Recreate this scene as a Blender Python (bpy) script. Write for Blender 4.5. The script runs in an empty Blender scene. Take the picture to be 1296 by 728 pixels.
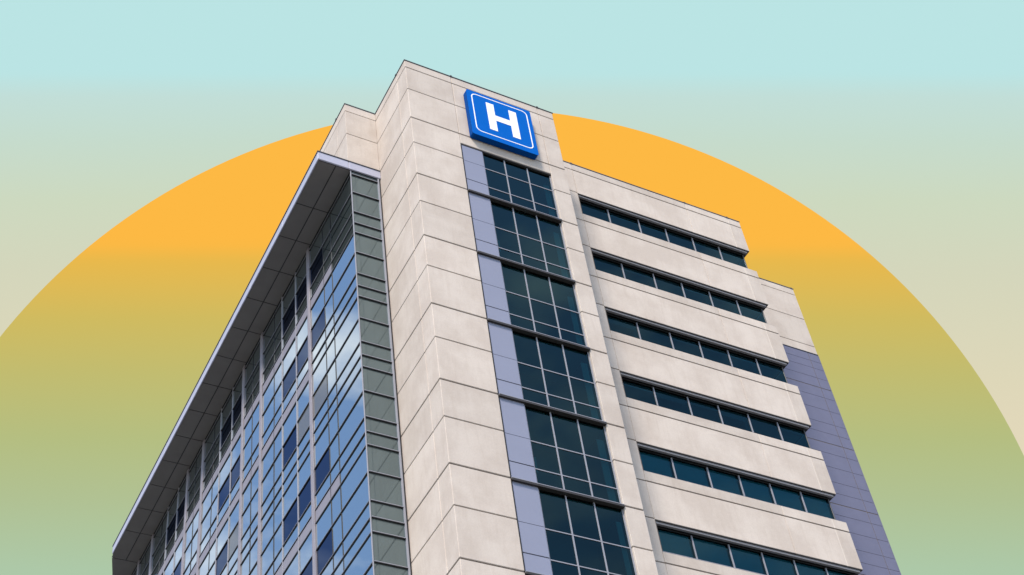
import bpy, bmesh, math, random
from mathutils import Vector, Matrix, Euler

random.seed(7)
scene = bpy.context.scene
COL = scene.collection
Z0 = 31.28                       # height of the lowest storey line seen, above the ground
EXPOSURE = 1.0

# ------------------------------------------------------------------ materials
def lin(c):
    return tuple(((v / 255) / 12.92 if v / 255 <= 0.04045 else ((v / 255 + 0.055) / 1.055) ** 2.4) for v in c)

def new_mat(name):
    m = bpy.data.materials.new(name)
    m.use_nodes = True
    nt = m.node_tree
    for n in list(nt.nodes):
        nt.nodes.remove(n)
    out = nt.nodes.new('ShaderNodeOutputMaterial')
    return m, nt, out

def N(nt, kind, **kw):
    n = nt.nodes.new(kind)
    for k, v in kw.items():
        setattr(n, k, v)
    return n

def principled(name, color, rough=0.6, metal=0.0, ior=1.5, var=0.0, scale=3.0, bump=0.0, spec=None):
    m, nt, out = new_mat(name)
    b = N(nt, 'ShaderNodeBsdfPrincipled')
    b.inputs['Base Color'].default_value = (*color, 1)
    b.inputs['Roughness'].default_value = rough
    b.inputs['Metallic'].default_value = metal
    b.inputs['IOR'].default_value = ior
    if spec is not None:
        b.inputs['Specular IOR Level'].default_value = spec
    if var > 0 or bump > 0:
        tc = N(nt, 'ShaderNodeTexCoord')
        no = N(nt, 'ShaderNodeTexNoise')
        no.inputs['Scale'].default_value = scale
        no.inputs['Detail'].default_value = 5
        nt.links.new(tc.outputs['Object'], no.inputs['Vector'])
        if var > 0:
            mr = N(nt, 'ShaderNodeMapRange')
            mr.inputs['To Min'].default_value = 1 - var
            mr.inputs['To Max'].default_value = 1 + var
            nt.links.new(no.outputs['Fac'], mr.inputs['Value'])
            mx = N(nt, 'ShaderNodeVectorMath', operation='SCALE')
            mx.inputs[0].default_value = color
            nt.links.new(mr.outputs['Result'], mx.inputs['Scale'])
            nt.links.new(mx.outputs['Vector'], b.inputs['Base Color'])
        if bump > 0:
            bp = N(nt, 'ShaderNodeBump')
            bp.inputs['Strength'].default_value = bump
            bp.inputs['Distance'].default_value = 0.02
            nt.links.new(no.outputs['Fac'], bp.inputs['Height'])
            nt.links.new(bp.outputs['Normal'], b.inputs['Normal'])
    nt.links.new(b.outputs['BSDF'], out.inputs['Surface'])
    return m

def stone_material(name, a, b_, c):
    """precast limestone-coloured concrete: cloudy mottling, fine grain, faint vertical streaks"""
    m, nt, out = new_mat(name)
    L = nt.links.new
    tc = N(nt, 'ShaderNodeTexCoord')
    big = N(nt, 'ShaderNodeTexNoise'); big.inputs['Scale'].default_value = 0.55; big.inputs['Detail'].default_value = 6; big.inputs['Roughness'].default_value = 0.62
    L(tc.outputs['Object'], big.inputs['Vector'])
    mp = N(nt, 'ShaderNodeMapping'); mp.inputs['Scale'].default_value = (3.2, 3.2, 0.35)
    L(tc.outputs['Object'], mp.inputs['Vector'])
    st = N(nt, 'ShaderNodeTexNoise'); st.inputs['Scale'].default_value = 1.6; st.inputs['Detail'].default_value = 7; st.inputs['Roughness'].default_value = 0.7
    L(mp.outputs['Vector'], st.inputs['Vector'])
    fine = N(nt, 'ShaderNodeTexNoise'); fine.inputs['Scale'].default_value = 16; fine.inputs['Detail'].default_value = 5; fine.inputs['Roughness'].default_value = 0.75
    L(tc.outputs['Object'], fine.inputs['Vector'])
    r1 = N(nt, 'ShaderNodeValToRGB')
    r1.color_ramp.elements[0].position = 0.40; r1.color_ramp.elements[0].color = (*b_, 1)
    r1.color_ramp.elements[1].position = 0.60; r1.color_ramp.elements[1].color = (*a, 1)
    L(big.outputs['Fac'], r1.inputs['Fac'])
    r2 = N(nt, 'ShaderNodeMapRange'); r2.inputs['From Min'].default_value = 0.50; r2.inputs['From Max'].default_value = 0.78
    L(st.outputs['Fac'], r2.inputs['Value'])
    sc = N(nt, 'ShaderNodeMath', operation='MULTIPLY'); sc.inputs[1].default_value = 0.42
    L(r2.outputs['Result'], sc.inputs[0])
    mx = N(nt, 'ShaderNodeMixRGB'); mx.inputs['Color2'].default_value = (*c, 1)
    L(sc.outputs[0], mx.inputs['Fac']); L(r1.outputs['Color'], mx.inputs['Color1'])
    fr = N(nt, 'ShaderNodeMapRange'); fr.inputs['To Min'].default_value = 0.84; fr.inputs['To Max'].default_value = 1.16
    L(fine.outputs['Fac'], fr.inputs['Value'])
    geo = N(nt, 'ShaderNodeNewGeometry')
    pr = N(nt, 'ShaderNodeMapRange'); pr.inputs['To Min'].default_value = 0.94; pr.inputs['To Max'].default_value = 1.05
    L(geo.outputs['Random Per Island'], pr.inputs['Value'])
    pm = N(nt, 'ShaderNodeMath', operation='MULTIPLY')
    L(fr.outputs['Result'], pm.inputs[0]); L(pr.outputs['Result'], pm.inputs[1])
    mul = N(nt, 'ShaderNodeVectorMath', operation='SCALE')
    L(mx.outputs['Color'], mul.inputs[0]); L(pm.outputs[0], mul.inputs['Scale'])
    bs = N(nt, 'ShaderNodeBsdfPrincipled'); bs.inputs['Roughness'].default_value = 0.85; bs.inputs['Specular IOR Level'].default_value = 0.2
    L(mul.outputs['Vector'], bs.inputs['Base Color'])
    bp = N(nt, 'ShaderNodeBump'); bp.inputs['Strength'].default_value = 0.25; bp.inputs['Distance'].default_value = 0.015
    L(fine.outputs['Fac'], bp.inputs['Height']); L(bp.outputs['Normal'], bs.inputs['Normal'])
    L(bs.outputs['BSDF'], out.inputs['Surface'])
    return m

def window_glass(name, tint, ior):
    """see-through tinted glass with a mirror reflection on top"""
    m, nt, out = new_mat(name)
    L = nt.links.new
    tr = N(nt, 'ShaderNodeBsdfTransparent'); tr.inputs['Color'].default_value = (*tint, 1)
    gl = N(nt, 'ShaderNodeBsdfGlossy'); gl.inputs['Roughness'].default_value = 0.03
    gl.inputs['Color'].default_value = (0.46, 0.86, 0.92, 1)
    fr = N(nt, 'ShaderNodeFresnel'); fr.inputs['IOR'].default_value = ior
    mx = N(nt, 'ShaderNodeMixShader')
    L(fr.outputs[0], mx.inputs[0]); L(tr.outputs[0], mx.inputs[1]); L(gl.outputs[0], mx.inputs[2])
    L(mx.outputs[0], out.inputs['Surface'])
    return m

def mirror_glass(name, base, tint, refl):
    """opaque-looking reflective curtain-wall glass: dark body colour under a coated mirror layer"""
    m, nt, out = new_mat(name)
    L = nt.links.new
    di = N(nt, 'ShaderNodeBsdfDiffuse'); di.inputs['Color'].default_value = (*base, 1)
    gl = N(nt, 'ShaderNodeBsdfGlossy'); gl.inputs['Roughness'].default_value = 0.02
    gl.inputs['Color'].default_value = (*tint, 1)
    fr = N(nt, 'ShaderNodeFresnel'); fr.inputs['IOR'].default_value = 1.5
    ad = N(nt, 'ShaderNodeMath', operation='ADD', use_clamp=True); ad.inputs[1].default_value = refl
    L(fr.outputs[0], ad.inputs[0])
    mx = N(nt, 'ShaderNodeMixShader')
    L(ad.outputs[0], mx.inputs[0]); L(di.outputs[0], mx.inputs[1]); L(gl.outputs[0], mx.inputs[2])
    L(mx.outputs[0], out.inputs['Surface'])
    return m

def emit_gradient(name, stops, half):
    """a luminous panel whose colour runs down the panel's own local Y axis; stops: (local y, sRGB)"""
    m, nt, out = new_mat(name)
    L = nt.links.new
    tc = N(nt, 'ShaderNodeTexCoord')
    sp = N(nt, 'ShaderNodeSeparateXYZ'); L(tc.outputs['Object'], sp.inputs[0])
    mr = N(nt, 'ShaderNodeMapRange'); mr.inputs['From Min'].default_value = half; mr.inputs['From Max'].default_value = -half
    L(sp.outputs['Y'], mr.inputs['Value'])
    rp = N(nt, 'ShaderNodeValToRGB'); rp.color_ramp.interpolation = 'LINEAR'
    els = rp.color_ramp.elements
    while len(els) < len(stops):
        els.new(0.5)
    for e, (y, c) in zip(els, stops):
        e.position = (half - y) / (2 * half)
    for e, (y, c) in zip(els, stops):
        e.color = (*lin(c), 1)
    L(mr.outputs['Result'], rp.inputs['Fac'])
    em = N(nt, 'ShaderNodeEmission'); em.inputs['Strength'].default_value = 2 ** -EXPOSURE
    L(rp.outputs['Color'], em.inputs['Color'])
    L(em.outputs[0], out.inputs['Surface'])
    return m

STONE = stone_material('precast_stone', (0.510, 0.460, 0.412), (0.448, 0.396, 0.350), (0.375, 0.318, 0.268))
SEAL = principled('joint_sealant', (0.15, 0.122, 0.103), 0.9)
CAULK = principled('pale_joint', (0.52, 0.48, 0.43), 0.8)
FLASH = principled('metal_flashing', (0.09, 0.09, 0.095), 0.5, 0.3)
LAV = principled('lavender_metal', (0.205, 0.222, 0.30), 0.42, 0.0, var=0.05, scale=0.8)
CLAD = principled('violet_grey_cladding', (0.122, 0.124, 0.187), 0.45, 0.0, var=0.10, scale=1.5)
FASCIA = principled('pale_metal_fascia', (0.36, 0.375, 0.47), 0.4, 0.0, var=0.04, scale=2)
PIERM = principled('pale_aluminium', (0.215, 0.205, 0.235), 0.45, 0.1, var=0.06, scale=2)
ALU = principled('window_aluminium', (0.24, 0.25, 0.29), 0.6, 0.0, spec=0.3)
HEADM = principled('window_head_metal', (0.22, 0.215, 0.225), 0.6)
GASKET_SHADE = principled('black_gasket_and_shade', (0.012, 0.012, 0.014), 0.6)
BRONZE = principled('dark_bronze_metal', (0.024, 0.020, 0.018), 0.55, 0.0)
SOFFIT = principled('dark_soffit_panel', (0.125, 0.120, 0.116), 0.7, 0.0, var=0.15, scale=1.2)
GROOVE = principled('soffit_joint', (0.015, 0.015, 0.015), 0.8)
GL_TOWER = window_glass('teal_window_glass', (0.07, 0.28, 0.33), 1.45)
GL_RIB = window_glass('blue_green_ribbon_glass', (0.06, 0.33, 0.42), 1.36)
GL_MIR = mirror_glass('mirror_glass', (0.030, 0.046, 0.047), (0.74, 0.83, 0.87), 0.50)
GL_RET = mirror_glass('grey_green_glass', (0.06, 0.078, 0.082), (0.50, 0.64, 0.68), 0.18)
GL_VENT = mirror_glass('dark_vent_glass', (0.003, 0.004, 0.008), (0.20, 0.27, 0.42), 0.22)
GL_BLIND = mirror_glass('blind_backed_glass', (0.13, 0.13, 0.115), (0.5, 0.55, 0.6), 0.15)
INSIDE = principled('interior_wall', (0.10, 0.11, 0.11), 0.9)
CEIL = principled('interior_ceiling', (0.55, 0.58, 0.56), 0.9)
LIGHTENER = principled('grey_glass_lightener', (0.36, 0.40, 0.40), 0.9)
BLIND = principled('window_blind', (0.45, 0.50, 0.48), 0.9)
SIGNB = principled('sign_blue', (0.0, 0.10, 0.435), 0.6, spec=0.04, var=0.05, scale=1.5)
SIGND = principled('sign_blue_shaded', (0.0, 0.055, 0.25), 0.6, spec=0.05)  # face blue darkened on sides and underside to deepen the shade there
SIGNW = principled('sign_white', (0.82, 0.83, 0.85), 0.4)
GROUND = principled('paving', (0.16, 0.155, 0.148), 0.9, var=0.15, scale=0.4)

# ------------------------------------------------------------------ mesh helpers
class MB:
    """collects bevelled boxes and quads into one mesh with several material slots"""
    def __init__(self):
        self.bm = bmesh.new(); self.mats = []
    def slot(self, m):
        if m not in self.mats:
            self.mats.append(m)
        return self.mats.index(m)
    def box(self, x0, x1, y0, y1, z0, z1, m, bev=0.0):
        b = bmesh.new()
        r = bmesh.ops.create_cube(b, size=1)
        for v in r['verts']:
            v.co = Vector(((x0 + x1) / 2 + v.co.x * (x1 - x0), (y0 + y1) / 2 + v.co.y * (y1 - y0), Z0 + (z0 + z1) / 2 + v.co.z * (z1 - z0)))
        if bev > 0:
            bmesh.ops.bevel(b, geom=b.edges[:], offset=bev, segments=1, affect='EDGES')
        self.merge(b, m)
    def merge(self, b, m):
        i = self.slot(m)
        mp = {}
        for v in b.verts:
            mp[v] = self.bm.verts.new(v.co)
        for f in b.faces:
            try:
                nf = self.bm.faces.new([mp[v] for v in f.verts]); nf.material_index = i
            except ValueError:
                pass
        b.free()
    def quad(self, pts, m):
        vs = [self.bm.verts.new((p[0], p[1], p[2] + Z0)) for p in pts]
        f = self.bm.faces.new(vs); f.material_index = self.slot(m)
    def prism(self, pts, axis, a, b_, m, bev=0.0):
        """polygon (list of 2-D points) swept along an axis; axis y: points are x,z  /  axis z: points are x,y"""
        b = bmesh.new()
        def P(p, t):
            return (p[0], t, p[1] + Z0) if axis == 'y' else (p[0], p[1], t + Z0)
        lo = [b.verts.new(P(p, a)) for p in pts]; hi = [b.verts.new(P(p, b_)) for p in pts]
        f0 = b.faces.new(lo); b.faces.new(hi[::-1])
        n = len(pts)
        for i in range(n):
            b.faces.new((lo[i], hi[i], hi[(i + 1) % n], lo[(i + 1) % n]))
        bmesh.ops.recalc_face_normals(b, faces=b.faces[:])
        if bev > 0:
            bmesh.ops.bevel(b, geom=list(f0.edges), offset=bev, segments=2, affect='EDGES')
        self.merge(b, m)
    def build(self, name, parent=None):
        me = bpy.data.meshes.new(name)
        if not name.endswith(('glass', 'pane')):
            bmesh.ops.recalc_face_normals(self.bm, faces=self.bm.faces[:])
        self.bm.to_mesh(me); self.bm.free()
        for m in self.mats:
            me.materials.append(m)
        o = bpy.data.objects.new(name, me); COL.objects.link(o)
        if parent:
            o.parent = parent
        return o

def pane(mb, axis, plane, u0, u1, z0, z1, m, tilt=0.003):
    """one sheet of glass facing out of the wall, very slightly out of true as real glazing is"""
    d = [random.uniform(-tilt, tilt) for _ in range(4)]
    d[3] = d[0] + d[2] - d[1]
    c = [(u0, z0), (u1, z0), (u1, z1), (u0, z1)]
    pts = [((plane + e, u, z) if axis == 'x' else (u, plane + e, z)) for (u, z), e in zip(c, d)]
    mb.quad(pts[::-1] if axis == 'x' else pts, m)

def empty(name, loc):
    o = bpy.data.objects.new(name, None); COL.objects.link(o); o.location = loc
    o.empty_display_size = 2
    return o

# ------------------------------------------------------------------ the building
B = empty('hospital_building', (0, 0, 0))
B['label'] = 'beige stone hospital tower with dark window bands and a blue mirrored glass wing'
B['category'] = 'building'

W = 8.29            # tower front width
WX0, WX1 = 2.53, 7.39
fl = lambda k: (14 - k) / 2 * 4.2        # even course line k
odd = lambda k: fl(k - 1) - 1.916
BASE = -Z0
G = 0.02            # half joint width

# ---- corner tower, course by course
t = MB()
core = 0.035
t.box(core, W - core, core + 0.0, 11.9, 25.0, 29.84, SEAL)
t.box(core, WX0 - core, core, 11.9, BASE, 25.0, SEAL)
t.box(WX1 + core, W - core, core, 3.0, BASE, 25.0, SEAL)
lines = [29.85, 29.30, odd(1)]
k = 2
while fl(k) > BASE:
    lines += [fl(k), odd(k + 1)]
    k += 2
lines = [z for z in lines if z > BASE + 1] + [BASE]
for i in range(len(lines) - 1):
    zt, zb = lines[i], lines[i + 1]
    gt = 0.0 if i == 0 else (0.030 if i % 2 == 1 and i > 1 else 0.018)
    gb = 0.018 if (i + 1) % 2 == 0 else 0.030
    if i + 1 == len(lines) - 1: gb = 0
    z1, z0 = zt - gt, zb + gb
    bv = 0.02
    # left pier, split by the joint on the left face
    if zb >= 25.1:
        t.box(0, 2.515, 0, 0.935, z0, z1, STONE, bv)
        t.box(2.53, 7.385, 0, 0.935, z0, z1, STONE, bv)
        t.box(7.40, W, 0, 0.935, z0, z1, STONE, bv)
        t.box(0, W, 0.95, 12, z0, z1, STONE, bv)
    else:
        t.box(0, WX0 - 0.015, 0, 0.935, z0, z1, STONE, bv)
        t.box(0, WX0 - 0.015, 0.95, 12, z0, z1, STONE, bv)
        t.box(WX1, W, 0, 3.2, z0, z1, STONE, bv)
        if zt > 24.6:
            t.box(WX0, WX1 - 0.012, 0, 0.9, 24.47, z1, STONE, bv)
tower = t.build('stone_tower', B)
c = MB()
c.box(-0.03, W + 0.03, -0.03, 12.03, 29.853, 29.892, FLASH)
for x in (2.52, 7.40):
    c.box(x - 0.05, x + 0.05, -0.045, 0.05, 29.845, 29.93, FLASH)
c.box(-0.045, 0.05, 0.93, 1.03, 29.845, 29.93, FLASH)
c.build('coping', tower)

# ---- tall window bay of the tower, one window per storey
GY = 0.14
LX = 3.70
MX = [4.875, 6.11]
for s in range(7):
    zb = 21.0 - 4.2 * s                 # ledge below this storey
    zt = 24.45 if s == 0 else zb + 4.2
    zhead = zt if s == 0 else zt - 0.10
    w = MB()                            # glass first: the window's own mesh is its frame
    for x in [LX] + MX + [WX1 - 0.03]:
        w.box(x - 0.028, x + 0.028, 0.108, GY + 0.04, zb + 0.02, zhead, ALU)
    for z in (zb + 0.88, zb + 2.26):
        if z < zhead - .1:
            w.box(LX + 0.027, WX1 - 0.057, 0.112, GY + 0.03, z - 0.022, z + 0.022, ALU)
    w.box(WX1 - 0.0, WX1 + 0.0, 0.03, 0.04, zb, zb + 0.01, GASKET_SHADE)
    w.box(WX0 + 0.002, WX0 + 0.035, 0.02, 0.2, zb + 0.02, zhead, GASKET_SHADE)
    if s == 0:
        w.box(WX0 + 0.035, WX1 - 0.012, 0.03, 0.22, zt - 0.05, zt + 0.015, BRONZE)
    fr = w.build('tower_window', B)
    p = MB()
    xs = [LX] + MX + [WX1 - 0.03]
    zs = [zb + 0.02, zb + 0.88, zb + 2.26, zhead]
    for i in range(3):
        for j in range(3):
            pane(p, 'y', GY, xs[i] + 0.02, xs[i + 1] - 0.02, zs[j] + 0.02, zs[j + 1] - 0.02, GL_TOWER, 0.002)
    p.build('glass', fr)
    l = MB()                            # lavender metal panel left of the glass
    for a, b_, g in ((zb + 0.03, zb + 0.86, 0), (zb + 0.90, zb + 2.25, 0), (zb + 2.265, zhead - 0.005, 0)):
        l.box(WX0 + 0.04, LX - 0.035, 0.045, 0.16, a, b_, LAV, 0.006)
    l.box(WX0 + 0.04, LX - 0.035, 0.07, 0.17, zb + 0.02, zhead - 0.01, GASKET_SHADE)
    l.build('metal_panel', fr)
    e = MB()                            # projecting ledge at the floor line
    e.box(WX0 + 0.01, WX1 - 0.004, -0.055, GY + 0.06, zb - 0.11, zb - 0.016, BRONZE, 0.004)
    e.box(WX0 + 0.01, WX1 - 0.004, -0.062, GY + 0.05, zb - 0.0155, zb + 0.018, ALU, 0.004)
    e.build('ledge', fr)
    r = MB()                            # the room behind
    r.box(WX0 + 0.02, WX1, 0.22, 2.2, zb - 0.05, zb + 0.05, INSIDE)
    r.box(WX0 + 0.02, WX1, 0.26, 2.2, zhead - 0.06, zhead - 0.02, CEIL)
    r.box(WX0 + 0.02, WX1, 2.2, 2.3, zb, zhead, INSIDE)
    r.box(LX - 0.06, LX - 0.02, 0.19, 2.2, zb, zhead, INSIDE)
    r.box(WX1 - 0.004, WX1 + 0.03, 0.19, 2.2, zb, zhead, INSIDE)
    r.build('room', fr)
    bl = MB()
    bw = random.uniform(0.24, 0.36)
    bl.box(WX1 - 0.08 - bw, WX1 - 0.10, 0.26, 0.29, zb + 0.08, zhead - (0.55 + 0.3 * random.random()), BLIND)
    bl.build('curtain', fr)
    if s in (1, 4):
        bl = MB()
        bl.box(LX + 0.25, LX + 0.33, 0.40, 0.45, zb + 1.0, zb + 1.75, BLIND)
        bl.build('curtain', fr)

# ---- right wing
SY = 2.258
wx0, wx1 = 10.57, 21.34
w = MB()
w.box(W, wx0 + 0.05, SY + 0.03, 4.0, BASE, 29.47, SEAL)
zz = [29.48, 28.985]
n = 0
while True:
    a = 27.09 - 4.2 * n
    b_ = 24.87 - 4.2 * n
    if b_ < BASE + 2: break
    zz += [a, b_]; n += 1
zz.append(BASE)
for i in range(len(zz) - 1):
    w.box(W - 0.02, wx0 - 0.0, SY, SY + 0.6, zz[i + 1] + (0.024 if i + 1 < len(zz) - 1 else 0), zz[i] - (0.024 if i else 0), STONE, 0.012)
# roof deck, back mass and side of the wing
w.box(W - 0.02, wx1 - 0.5, 5.2, 20, BASE, 29.40, STONE)
w.box(W - 0.02, wx1 - 0.2, SY + 0.35, 6, 29.2, 29.42, STONE)
w.build('wing_wall', B)
cp = MB()
cp.box(W, wx1 + 0.02, SY - 0.025, 20.02, 29.485, 29.525, FLASH)
for x in (wx0 + 0.02, 17.71, 20.5):
    cp.box(x - 0.05, x + 0.05, SY - 0.04, SY + 0.05, 29.475, 29.545, FLASH)
cp.build('roof_coping', B)

NB = 7
for n in range(NB):
    zb = 27.06 - 4.2 * n
    zt = 29.48 if n == 0 else zb + 2.575
    zj = 28.985 if n == 0 else zb + 2.02
    b = MB()
    b.box(wx0 + 0.04, wx1 - 0.03, SY + 0.03, SY + 0.33, zb + 0.03, zt - 0.03, SEAL)
    b.box(wx1 - 0.33, wx1 - 0.03, SY + 0.33, 12, zb + 0.03, zt - 0.03, SEAL)
    for za, zc in ((zb, zj - 0.03), (zj + 0.03, zt)):
        for xa, xc in ((wx0 + 0.012, 17.703), (17.717, 20.48), (20.53, wx1)):
            b.box(xa, xc, SY, SY + 0.28, za, zc, STONE, 0.012)
        b.box(wx1 - 0.28, wx1, SY + 0.285, 12, za, zc, STONE, 0.012)
        b.box(20.48, 20.53, SY + 0.012, SY + 0.2, za + 0.002, zc - 0.002, CAULK)
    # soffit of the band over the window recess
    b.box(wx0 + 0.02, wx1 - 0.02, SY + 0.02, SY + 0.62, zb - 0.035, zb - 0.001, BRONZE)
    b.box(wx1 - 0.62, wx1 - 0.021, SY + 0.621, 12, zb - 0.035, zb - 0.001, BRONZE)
    # top of the band (sill of the window above)
    if n:
        b.box(wx0 + 0.03, wx1 - 0.03, SY + 0.02, SY + 0.6, zt - 0.001, zt + 0.02, FLASH)
    b.build('spandrel_band', B)
    # ribbon window under this band
    ry = SY + 0.30
    rx = wx1 - 0.30
    z0 = zb - 4.2 + 2.575 + 0.02
    z1 = zb - 0.04
    f = MB()
    f.box(wx0 + 0.02, rx + 0.16, ry - 0.235, ry - 0.12, z1 - 0.10, z1 + 0.003, HEADM)
    f.box(wx0 + 0.02, rx + 0.02, ry - 0.03, ry + 0.05, z1 - 0.135, z1 - 0.0605, GASKET_SHADE, 0.004)
    f.box(wx0 + 0.02, rx + 0.02, ry - 0.03, ry + 0.05, z1 - 0.06, z1, GASKET_SHADE)
    f.box(wx0 + 0.02, rx + 0.02, ry - 0.10, ry + 0.05, z0, z0 + 0.20, ALU, 0.006)
    xs = [wx0 + 0.02, 12.48, 14.34, 16.03, 17.72, 19.43, rx]
    for x in xs[1:-1]:
        f.box(x - 0.026, x + 0.026, ry - 0.05, ry + 0.04, z0 + 0.2, z1 - 0.135, ALU)
    f.box(rx - 0.03, rx + 0.03, ry - 0.03, ry + 0.03, z0 + 0.2, z1 - 0.135, FLASH, 0.006)
    f.box(rx - 0.02, rx + 0.03, ry + 0.05, 12, z0, z0 + 0.2, ALU)
    fr = f.build('ribbon_window', B)
    p = MB()
    for i in range(6):
        pane(p, 'y', ry, xs[i] + 0.02, xs[i + 1] - 0.02, z0 + 0.19, z1 - 0.12, GL_RIB, 0.002)
    p.quad([(rx, ry + 0.03, z0 + 0.19), (rx, 12, z0 + 0.19), (rx, 12, z1 - 0.05), (rx, ry + 0.03, z1 - 0.05)], GL_RIB)
    p.build('glass', fr)
    r = MB()
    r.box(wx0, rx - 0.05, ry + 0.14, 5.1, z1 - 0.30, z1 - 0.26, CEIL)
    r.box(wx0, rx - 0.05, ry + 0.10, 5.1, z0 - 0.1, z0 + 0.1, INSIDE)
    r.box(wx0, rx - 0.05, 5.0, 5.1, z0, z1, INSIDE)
    for x in xs[1:-1]:
        if random.random() < 0.3:
            r.box(x - 0.05, x + 0.05, ry + 0.3, 5, z0, z1 - 0.1, INSIDE)
    r.build('room', fr)
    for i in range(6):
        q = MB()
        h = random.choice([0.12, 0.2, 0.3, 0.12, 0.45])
        q.box(xs[i] + 0.08, xs[i + 1] - 0.08, ry + 0.09, ry + 0.11, z1 - 0.12 - (h if n < 4 else 1.1), z1 - 0.12, LIGHTENER if n >= 4 else INSIDE)  # lower storeys: pale sheet added to lighten the glass, standing for its reflections
        q.build('blind_or_lightener', fr)
    if n in (0, 1):                      # pale boxes added on the sill for light spots in the glass
        for i in random.sample(range(6), 3):
            q = MB()
            q.box(xs[i + 1] - 0.32, xs[i + 1] - 0.12, ry + 0.10, ry + 0.22, z0 + 0.2, z0 + 0.45, BLIND, 0.02)
            q.build('light_spot_card', fr)

# ---- block behind the wing: stone head over violet-grey cladding
RY, RX = 5.40, 27.25
r = MB()
r.box(20.0, RX - 0.03, RY + 0.03, 24, BASE, 29.49, SEAL)
zl = [29.50, 29.0, 26.97, 24.77, 24.17]
for i in range(4):
    r.box(20.0, RX, RY, 24, zl[i + 1] + (0.018 if i < 3 else 0), zl[i] - (0.018 if i else 0), STONE, 0.012)
rb = r.build('rear_block', B)
k = MB()
k.box(19.98, RX + 0.03, RY - 0.025, 24.02, 29.503, 29.545, FLASH)
k.box(27.05, 27.15, RY - 0.04, RY + 0.05, 29.495, 29.565, FLASH)
k.build('coping', rb)
k = MB()
lv = [24.12, 23.51, 22.93, 22.17, 21.43]
base = 21.43
while base > BASE + 5:
    lv += [base - 0.74, base - 1.71, base - 2.73, base - 3.48, base - 4.23]
    base -= 4.23 if base > 17.5 else 4.2
lv.append(BASE)
k.box(20.0, RX - 0.03, RY + 0.0365, 24, BASE, 24.164, GASKET_SHADE)
k.box(20.0, RX, RY - 0.012, RY + 0.3, 24.125, 24.165, FLASH)
for i in range(len(lv) - 1):
    strong = i % 5 == 4
    gb = 0.028 if (i + 1) % 5 == 4 else 0.011
    gt = 0.028 if i % 5 == 4 else 0.011
    for xa, xb in ((20.0, 23.3), (23.32, 26.527), (26.562, RX)):
        k.box(xa, xb, RY + 0.015, RY + 0.036, lv[i + 1] + gb, lv[i] - gt, CLAD)
    k.box(RX - 0.25, RX + 0.0, RY + 0.205, 24, lv[i + 1] + gb, lv[i] - gt, CLAD, 0.006)
k.box(RX - 0.005, RX + 0.035, RY + 0.005, RY + 0.06, BASE, 24.12, CLAD)
k.build('metal_cladding', B)

# ---- stone block at the back left, above the glass wing
FX, YR = -1.55, 3.52
u = MB()
u.box(-1.61, 0.0, YR + 0.03, 9.9, 24.9, 29.84, SEAL)
zl = [29.85, 29.30, 27.44, 25.16, 24.95]
for i in range(4):
    z1, z0 = zl[i] - (0.018 if i else 0), zl[i + 1] + (0.018 if i < 3 else 0)
    u.box(-1.65, -0.005, YR, YR + 1.0, z0, z1, STONE, 0.012)
    u.box(-1.65, -0.005, YR + 1.015, 10, z0, z1, STONE, 0.012)
ub = u.build('rooftop_block', B)
k = MB()
k.box(-1.68, -0.035, YR - 0.03, 10.03, 29.853, 29.892, FLASH)
k.box(-1.70, -1.60, YR + 1.0, YR + 1.1, 29.845, 29.93, FLASH)
k.build('coping', ub)

# ---- wide flat roof overhang of the glass wing
ZS, ZT = 24.62, 25.14
OX = -3.20
poly = [(-0.01, 3.50), (OX, 3.50), (OX, 35.25), (-2.58, 37.24), (-1.0, 42.3), (-0.01, 42.3)]
c = MB()
c.prism([(p[0] + (0.05 if p[0] < -3 else 0), p[1] + (0.05 if p[1] < 4 else -0.02)) for p in poly], 'z', ZS + 0.03, ZT - 0.02, GASKET_SHADE)
canopy = c.build('roof_overhang', B)
f = MB()
f.box(OX, -1.66, 3.46, 3.54, ZS, ZT, FASCIA, 0.01)
f.box(-1.645, -0.01, 3.46, 3.54, ZS, ZT, FASCIA, 0.01)
y = 3.545
while y < 35.2:
    y2 = min(y + 4.42, 35.25)
    f.box(OX, OX + 0.06, y, y2 - 0.012, ZS, ZT, FASCIA, 0.01)
    y = y2
f.box(OX - 0.035, -0.012, 3.425, 3.60, ZT + 0.002, ZT + 0.045, FLASH)
f.box(OX - 0.035, OX + 0.10, 3.602, 35.25, ZT + 0.002, ZT + 0.045, FLASH)
f.build('fascia', canopy)
sf = MB()
ys = [3.56, 6.35]
while ys[-1] + 2.21 < 35: ys.append(ys[-1] + 2.21)
ys.append(35.6)
for i in range(len(ys) - 1):
    for xa, xb in ((OX + 0.075, -2.29), (-2.235, -1.53)):
        sf.box(xa, xb, ys[i] + 0.024, ys[i + 1] - 0.024, ZS + 0.005, ZS + 0.026, SOFFIT, 0.004)
pl = [(-2.95, 35.63), (-1.53, 35.63), (-1.53, 40.5), (-2.58, 37.20)]
sf.prism([(-3.09, 35.63), (-1.53, 35.63), (-1.53, 40.55), (-2.56, 37.26)], 'z', ZS + 0.005, ZS + 0.026, SOFFIT)
sf.build('soffit', canopy)
tp = MB()
tp.prism([(p[0] - (0 if p[0] < -1 else 0), p[1]) for p in poly], 'z', ZT - 0.018, ZT + 0.001, FLASH)
tp.build('roof_membrane', canopy)

# ---- mirrored curtain wall of the left wing
BAYP = 8.85
def levels(zb):
    return [zb, zb + 1.40, zb + 2.74, zb + 3.42, zb + 4.2]
GX = FX + 0.05

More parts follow.
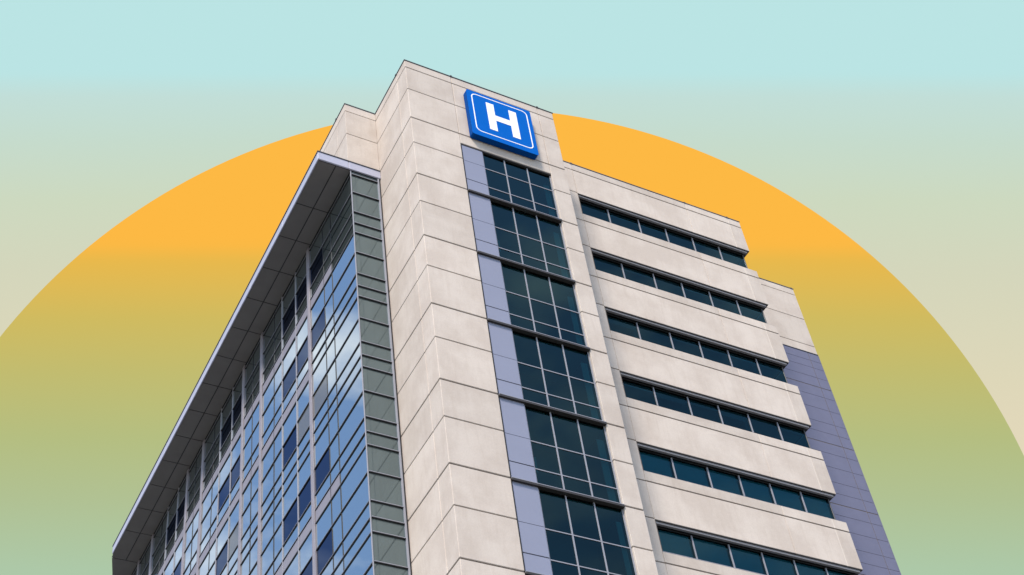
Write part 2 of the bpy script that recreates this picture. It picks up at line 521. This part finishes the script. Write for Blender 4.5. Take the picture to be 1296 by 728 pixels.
def transom(mb, axis, plane, u0, u1, z, proud=0.07, m=ALU):
    if axis == 'x':
        mb.box(plane - proud * 0.6, plane + 0.04, u0, u1, z + 0.006, z + 0.026, m, 0.003)
        mb.box(plane - proud * 0.55, plane + 0.035, u0, u1, z - 0.032, z + 0.0055, GASKET_SHADE)  # transom's shaded underside and shadow line put into a black strip
    else:
        mb.box(u0, u1, plane - proud, plane + 0.04, z - 0.004, z + 0.03, m, 0.004)
        mb.box(u0, u1, plane - proud * 0.8, plane + 0.035, z - 0.03, z - 0.0045, GASKET_SHADE)  # same black strip for the shade below the cap

def curtain(y0, y1, cuts, thins, vents, strip, zb):
    """one bay of one storey: cuts = every pane edge, thins = projecting mullions, vents = pane index of opening lights"""
    top = min(zb + 4.2, ZS)
    lv = [z for z in levels(zb) if z < top - 0.05] + [top]
    fr = MB()
    for z in lv[:-1]:
        transom(fr, 'x', GX, y0 + 0.002, y1 - 0.002, z)
    edges = [y0] + cuts + [y1]
    for y in cuts:
        if y in thins:
            fr.box(GX - 0.045, GX + 0.03, y - 0.028, y + 0.028, zb + 0.031, top, ALU, 0.005)
        else:
            fr.box(GX - 0.022, GX + 0.02, y - 0.014, y + 0.014, zb + 0.031, top, GASKET_SHADE)
    frame = fr.build('curtain_window', B)
    g = MB(); st = MB(); ns = 0
    for j in range(len(lv) - 1):
        for i in range(len(edges) - 1):
            a = (edges[i] + 0.008, edges[i + 1] - 0.008, lv[j] + 0.0, lv[j + 1] - 0.0)
            if j == 0 and i in vents:
                v = MB(); pane(v, 'x', GX + 0.006, *a, GL_BLIND if (zb, i) in PALE else GL_VENT, 0.004); v.build('vent_pane', frame)
            elif j == 2 and strip and i in strip:
                st.box(GX - 0.012, GX + 0.02, a[0], a[1], a[2] + 0.031, a[3] - 0.056, PIERM); ns += 1
            else:
                pane(g, 'x', GX, *a, GL_MIR, 0.0035)
    g.build('glass', frame)
    if ns: st.build('metal_strip', frame)
    else: st.bm.free()

PALE = set()
for s in range(-1, 6):
    zb = 0.6 + 4.2 * s
    PALE.update({(zb, 2)} if s == 3 else ())
    strip_c = [2, 1] if s in (1, 4) else []
    all_strip = s in (1, 3, 4)
    curtain(YR + 0.05, 8.70, [6.15, 7.10], [], [2], strip_c, zb)
    for n in range(4):
        p = 8.86 + BAYP * n
        if zb + 4.2 < -3 + n * 5.2:       # never in view: below the frame this far along
            continue
        c = [p + 1.67, p + 3.46, p + 4.55]
        if p + 0.16 < 42:
            if s == 3: PALE.update({(zb, 0)})
            curtain(p + 0.16, min(p + 6.08, 42.0), [y for y in c if y < 41.9], c[:2], [0, 1], [0, 1, 2, 3] if all_strip else [], zb)
        q = p + 6.24
        if q + 0.2 < 42:
            curtain(q + 0.17, min(q + 2.46, 42.0), [q + 1.3], [], [], [0, 1] if all_strip else [], zb)
for n in range(4):
    for y, wd in ((8.86 + BAYP * n, 0.16), (8.86 + 6.24 + BAYP * n, 0.17)):
        if y > 41.5: continue
        p = MB()
        zlow = -8 + max(0, (y - 9)) * 0.55
        p.box(GX - 0.065, GX + 0.1, y - wd + 0.03, y - 0.012, zlow, ZS + 0.004, PIERM, 0.008)
        p.box(GX - 0.065, GX + 0.1, y + 0.012, y + wd, zlow, ZS + 0.004, PIERM, 0.008)
        p.box(GX - 0.045, GX + 0.09, y - 0.011, y + 0.011, zlow, ZS + 0.003, FLASH)
        z = zlow + 0.4
        while z < ZS:
            z += 4.2
        p.build('pier', B)
# narrow front return of the glass wing
for s in range(-1, 6):
    zb = 0.6 + 4.2 * s
    top = min(zb + 4.2, ZS)
    lv = [z for z in levels(zb) if z < top - 0.05] + [top]
    f = MB()
    for z in lv[:-1]:
        transom(f, 'y', YR + 0.05, FX + 0.06, -0.16, z)
    f.box(FX + 0.0, FX + 0.045, YR + 0.005, YR + 0.055, zb, top, ALU, 0.008)
    f.box(-0.155, -0.085, YR - 0.03, YR + 0.08, zb, top, ALU, 0.006)
    f.box(-0.083, -0.004, YR + 0.02, YR + 0.08, zb, top, GASKET_SHADE)
    fr = f.build('corner_window', B)
    g = MB()
    for j in range(len(lv) - 1):
        pane(g, 'y', YR + 0.05, FX + 0.05, -0.15, lv[j], lv[j + 1], GL_RET, 0.0035)
    g.build('glass', fr)

# ---- the storeys below, down to the ground, and the solid core
lo = MB()
lo.box(FX + 0.14, 0.0, YR + 0.12, 42.0, BASE, 24.5, INSIDE)
lo.box(0.0, 8.0, 12.0, 42.0, BASE, 24.9, INSIDE)
lo.box(FX - 0.05, -0.005, YR, 42.05, BASE, -8.0, STONE)
lo.box(WX0, WX1 - 0.002, 0.03, 2.2, BASE, -8.5, STONE)
lo.box(wx0 + 0.01, wx1, SY + 0.01, 5.1, BASE, 27.06 - 4.2 * 7 + 0.9, STONE)
lo.build('lower_storeys', B)

# ------------------------------------------------------------------ the H sign on the tower
S = empty('hospital_sign', (4.815, -0.19, Z0 + 26.9))
S['label'] = 'square blue sign with a white letter H high on the stone tower'
S['category'] = 'sign'

def rounded(x0, x1, z0, z1, r, n=7):
    pts = []
    for cx, cz, a0 in ((x1 - r, z1 - r, 0), (x0 + r, z1 - r, 90), (x0 + r, z0 + r, 180), (x1 - r, z0 + r, 270)):
        for i in range(n + 1):
            a = math.radians(a0 + 90 * i / n)
            pts.append((cx + r * math.cos(a), cz + r * math.sin(a)))
    return pts
def to_sign(o):
    o.data.transform(Matrix.Translation((-S.location.x, -S.location.y, -S.location.z)))
    o.parent = S
sx0, sx1, sz0, sz1 = 3.06, 6.63, 25.09, 28.70
b = MB()
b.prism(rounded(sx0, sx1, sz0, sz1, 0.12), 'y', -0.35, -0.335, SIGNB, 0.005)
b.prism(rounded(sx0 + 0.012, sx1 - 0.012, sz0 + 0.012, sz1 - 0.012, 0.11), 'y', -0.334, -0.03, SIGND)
to_sign(b.build('panel'))
b = MB()
o_, i_ = rounded(3.30, 6.41, 25.44, 28.50, 0.30), rounded(3.355, 6.355, 25.495, 28.445, 0.25)
bb = bmesh.new()
vo = [[bb.verts.new((p[0], y, p[1] + Z0)) for p in ring] for y in (-0.358, -0.3495) for ring in (o_, i_)]
nn = len(o_)
for i in range(nn):
    j = (i + 1) % nn
    bb.faces.new((vo[0][i], vo[0][j], vo[1][j], vo[1][i]))
    bb.faces.new((vo[0][i], vo[2][i], vo[2][j], vo[0][j]))
    bb.faces.new((vo[1][i], vo[1][j], vo[3][j], vo[3][i]))
b.merge(bb, SIGNW)
to_sign(b.build('border'))
b = MB()
H = [(4.08, 25.92), (4.50, 25.92), (4.50, 26.80), (5.33, 26.80), (5.33, 25.92), (5.75, 25.92), (5.75, 28.10), (5.33, 28.10), (5.33, 27.22), (4.50, 27.22), (4.50, 28.10), (4.08, 28.10)]
b.prism(H, 'y', -0.362, -0.3495, SIGNW)
to_sign(b.build('letter'))
b = MB()
for x in (3.6, 6.1):
    for z in (25.6, 28.2):
        b.box(x - 0.06, x + 0.06, -0.03, 0.002, z - 0.06, z + 0.06, FLASH)
to_sign(b.build('bracket'))

# ------------------------------------------------------------------ camera
R = ((0.88092107, -0.45867625, -0.11659402), (0.26677812, 0.6847591, -0.67818465), (0.39090601, 0.56632242, 0.7255835))
right, down, fwd = (Vector(r) for r in R)
F = 1837.0
cam_d = bpy.data.cameras.new('camera')
cam = bpy.data.objects.new('camera', cam_d); COL.objects.link(cam)
CAM = Vector((-20.1029, -34.927, -29.6803 + Z0))
rot = Matrix((right, -down, -fwd)).transposed()
cam.matrix_world = Matrix.Translation(CAM) @ rot.to_4x4()
cam_d.sensor_width = 36; cam_d.lens = 36 * F / 1296
cam_d.clip_start = 0.5; cam_d.clip_end = 3000
scene.camera = cam

# ------------------------------------------------------------------ ground, sky backdrop, sun disc
def plain(name, verts, faces, m):
    me = bpy.data.meshes.new(name); me.from_pydata(verts, [], faces); me.materials.append(m)
    o = bpy.data.objects.new(name, me); COL.objects.link(o); return o
g = plain('ground', [(-900, -900, 0), (900, -900, 0), (900, 900, 0), (-900, 900, 0)], [(0, 1, 2, 3)], GROUND)
g['kind'] = 'structure'

D = 230.0
K = D / F                               # metres on the backdrop for one unit of the picture's size
yv = lambda v: (364 - v) * K            # picture row -> backdrop height
SKY = [(0, (187, 228, 228)), (92, (187, 228, 228)), (122, (194, 222, 216)), (181, (198, 219, 204)), (253, (205, 217, 192)), (341, (212, 214, 188)), (483, (222, 215, 185)), (580, (228, 216, 187)), (728, (232, 216, 186))]
hw, hh = 112.0, 92.0
sky = plain('sky', [(-hw, -hh, 0), (hw, -hh, 0), (hw, hh, 0), (-hw, hh, 0)], [(0, 1, 2, 3)], emit_gradient('sky_glow', [(yv(v), c) for v, c in SKY], hh))
sky.matrix_world = Matrix.Translation(CAM + fwd * D) @ rot.to_4x4()
sky['kind'] = 'structure'

D2 = D - 6
K2 = D2 / F
cx, cy, rr = (601.2 - 648) * K2, (364 - 904.0) * K2, 766.7 * K2
DISC = [(300, (253, 185, 68)), (310, (251, 185, 69)), (331, (232, 185, 77)), (403, (208, 187, 96)), (471, (194, 188, 112)), (553, (181, 190, 129)), (631, (177, 193, 147)), (721, (173, 200, 168)), (800, (171, 203, 176))]
bm = bmesh.new()
bmesh.ops.create_cone(bm, cap_ends=True, cap_tris=False, segments=256, radius1=rr, radius2=rr, depth=1.0)
# the lower half of the disc is out of view and would reach the ground: keep the part above it
cut = bmesh.ops.bisect_plane(bm, geom=bm.verts[:] + bm.edges[:] + bm.faces[:], plane_co=(0, -hh - cy, 0), plane_no=(0, -1, 0), clear_outer=True)
bmesh.ops.holes_fill(bm, edges=bm.edges[:])
me = bpy.data.meshes.new('sun_disc'); bm.to_mesh(me); bm.free()
me.materials.append(emit_gradient('sun_disc_glow', [(yv(v) / D * D2 - cy, c) for v, c in DISC], rr))
disc = bpy.data.objects.new('sun_disc', me); COL.objects.link(disc)
disc.matrix_world = Matrix.Translation(CAM + fwd * D2 + right * cx - down * cy) @ rot.to_4x4()
disc['label'] = 'huge orange sun disc fading to green, rising behind the hospital tower'
disc['category'] = 'sun'

# ------------------------------------------------------------------ light
elev = math.radians(50)
hx, hy = -0.725, -0.69
sdir = Vector((hx * math.cos(elev), hy * math.cos(elev), math.sin(elev))).normalized()
sl = bpy.data.lights.new('sun', 'SUN'); sl.energy = 2.7; sl.angle = math.radians(11); sl.color = (1.0, 0.87, 0.745)
so = bpy.data.objects.new('sun', sl); COL.objects.link(so)
so.location = (0, 0, 120)
so.rotation_euler = sdir.to_track_quat('Z', 'Y').to_euler()

world = bpy.data.worlds.new('World'); scene.world = world; world.use_nodes = True
nt = world.node_tree
for n in list(nt.nodes): nt.nodes.remove(n)
L = nt.links.new
out = N(nt, 'ShaderNodeOutputWorld'); bg = N(nt, 'ShaderNodeBackground'); bg.inputs['Strength'].default_value = 0.14
st = N(nt, 'ShaderNodeTexSky'); st.sky_type = 'NISHITA'; st.sun_disc = False
st.sun_elevation = elev; st.sun_rotation = math.atan2(hx, hy)
st.air_density = 1.0; st.dust_density = 0.6
tc = N(nt, 'ShaderNodeTexCoord')
mp = N(nt, 'ShaderNodeMapping'); mp.inputs['Scale'].default_value = (1.0, 1.0, 1.8)
mp.inputs['Location'].default_value = (1.1, 0.5, 0.0)
L(tc.outputs['Generated'], mp.inputs['Vector'])
cn = N(nt, 'ShaderNodeTexNoise'); cn.inputs['Scale'].default_value = 6.0; cn.inputs['Detail'].default_value = 7; cn.inputs['Roughness'].default_value = 0.55
L(mp.outputs['Vector'], cn.inputs['Vector'])
cr = N(nt, 'ShaderNodeMapRange'); cr.inputs['From Min'].default_value = 0.52; cr.inputs['From Max'].default_value = 0.70
L(cn.outputs['Fac'], cr.inputs['Value'])
mx = N(nt, 'ShaderNodeMixRGB'); mx.inputs['Color2'].default_value = (4.6, 4.6, 4.7, 1)
L(cr.outputs['Result'], mx.inputs['Fac']); L(st.outputs[0], mx.inputs['Color1'])
L(mx.outputs[0], bg.inputs['Color']); L(bg.outputs[0], out.inputs['Surface'])

scene.view_settings.view_transform = 'Standard'
scene.view_settings.look = 'None'
scene.view_settings.exposure = EXPOSURE
scene.view_settings.gamma = 1
scene.view_settings.use_curve_mapping = False
scene.render.engine = 'CYCLES'
scene.cycles.use_denoising = True
scene.cycles.max_bounces = 8
scene.cycles.transparent_max_bounces = 12
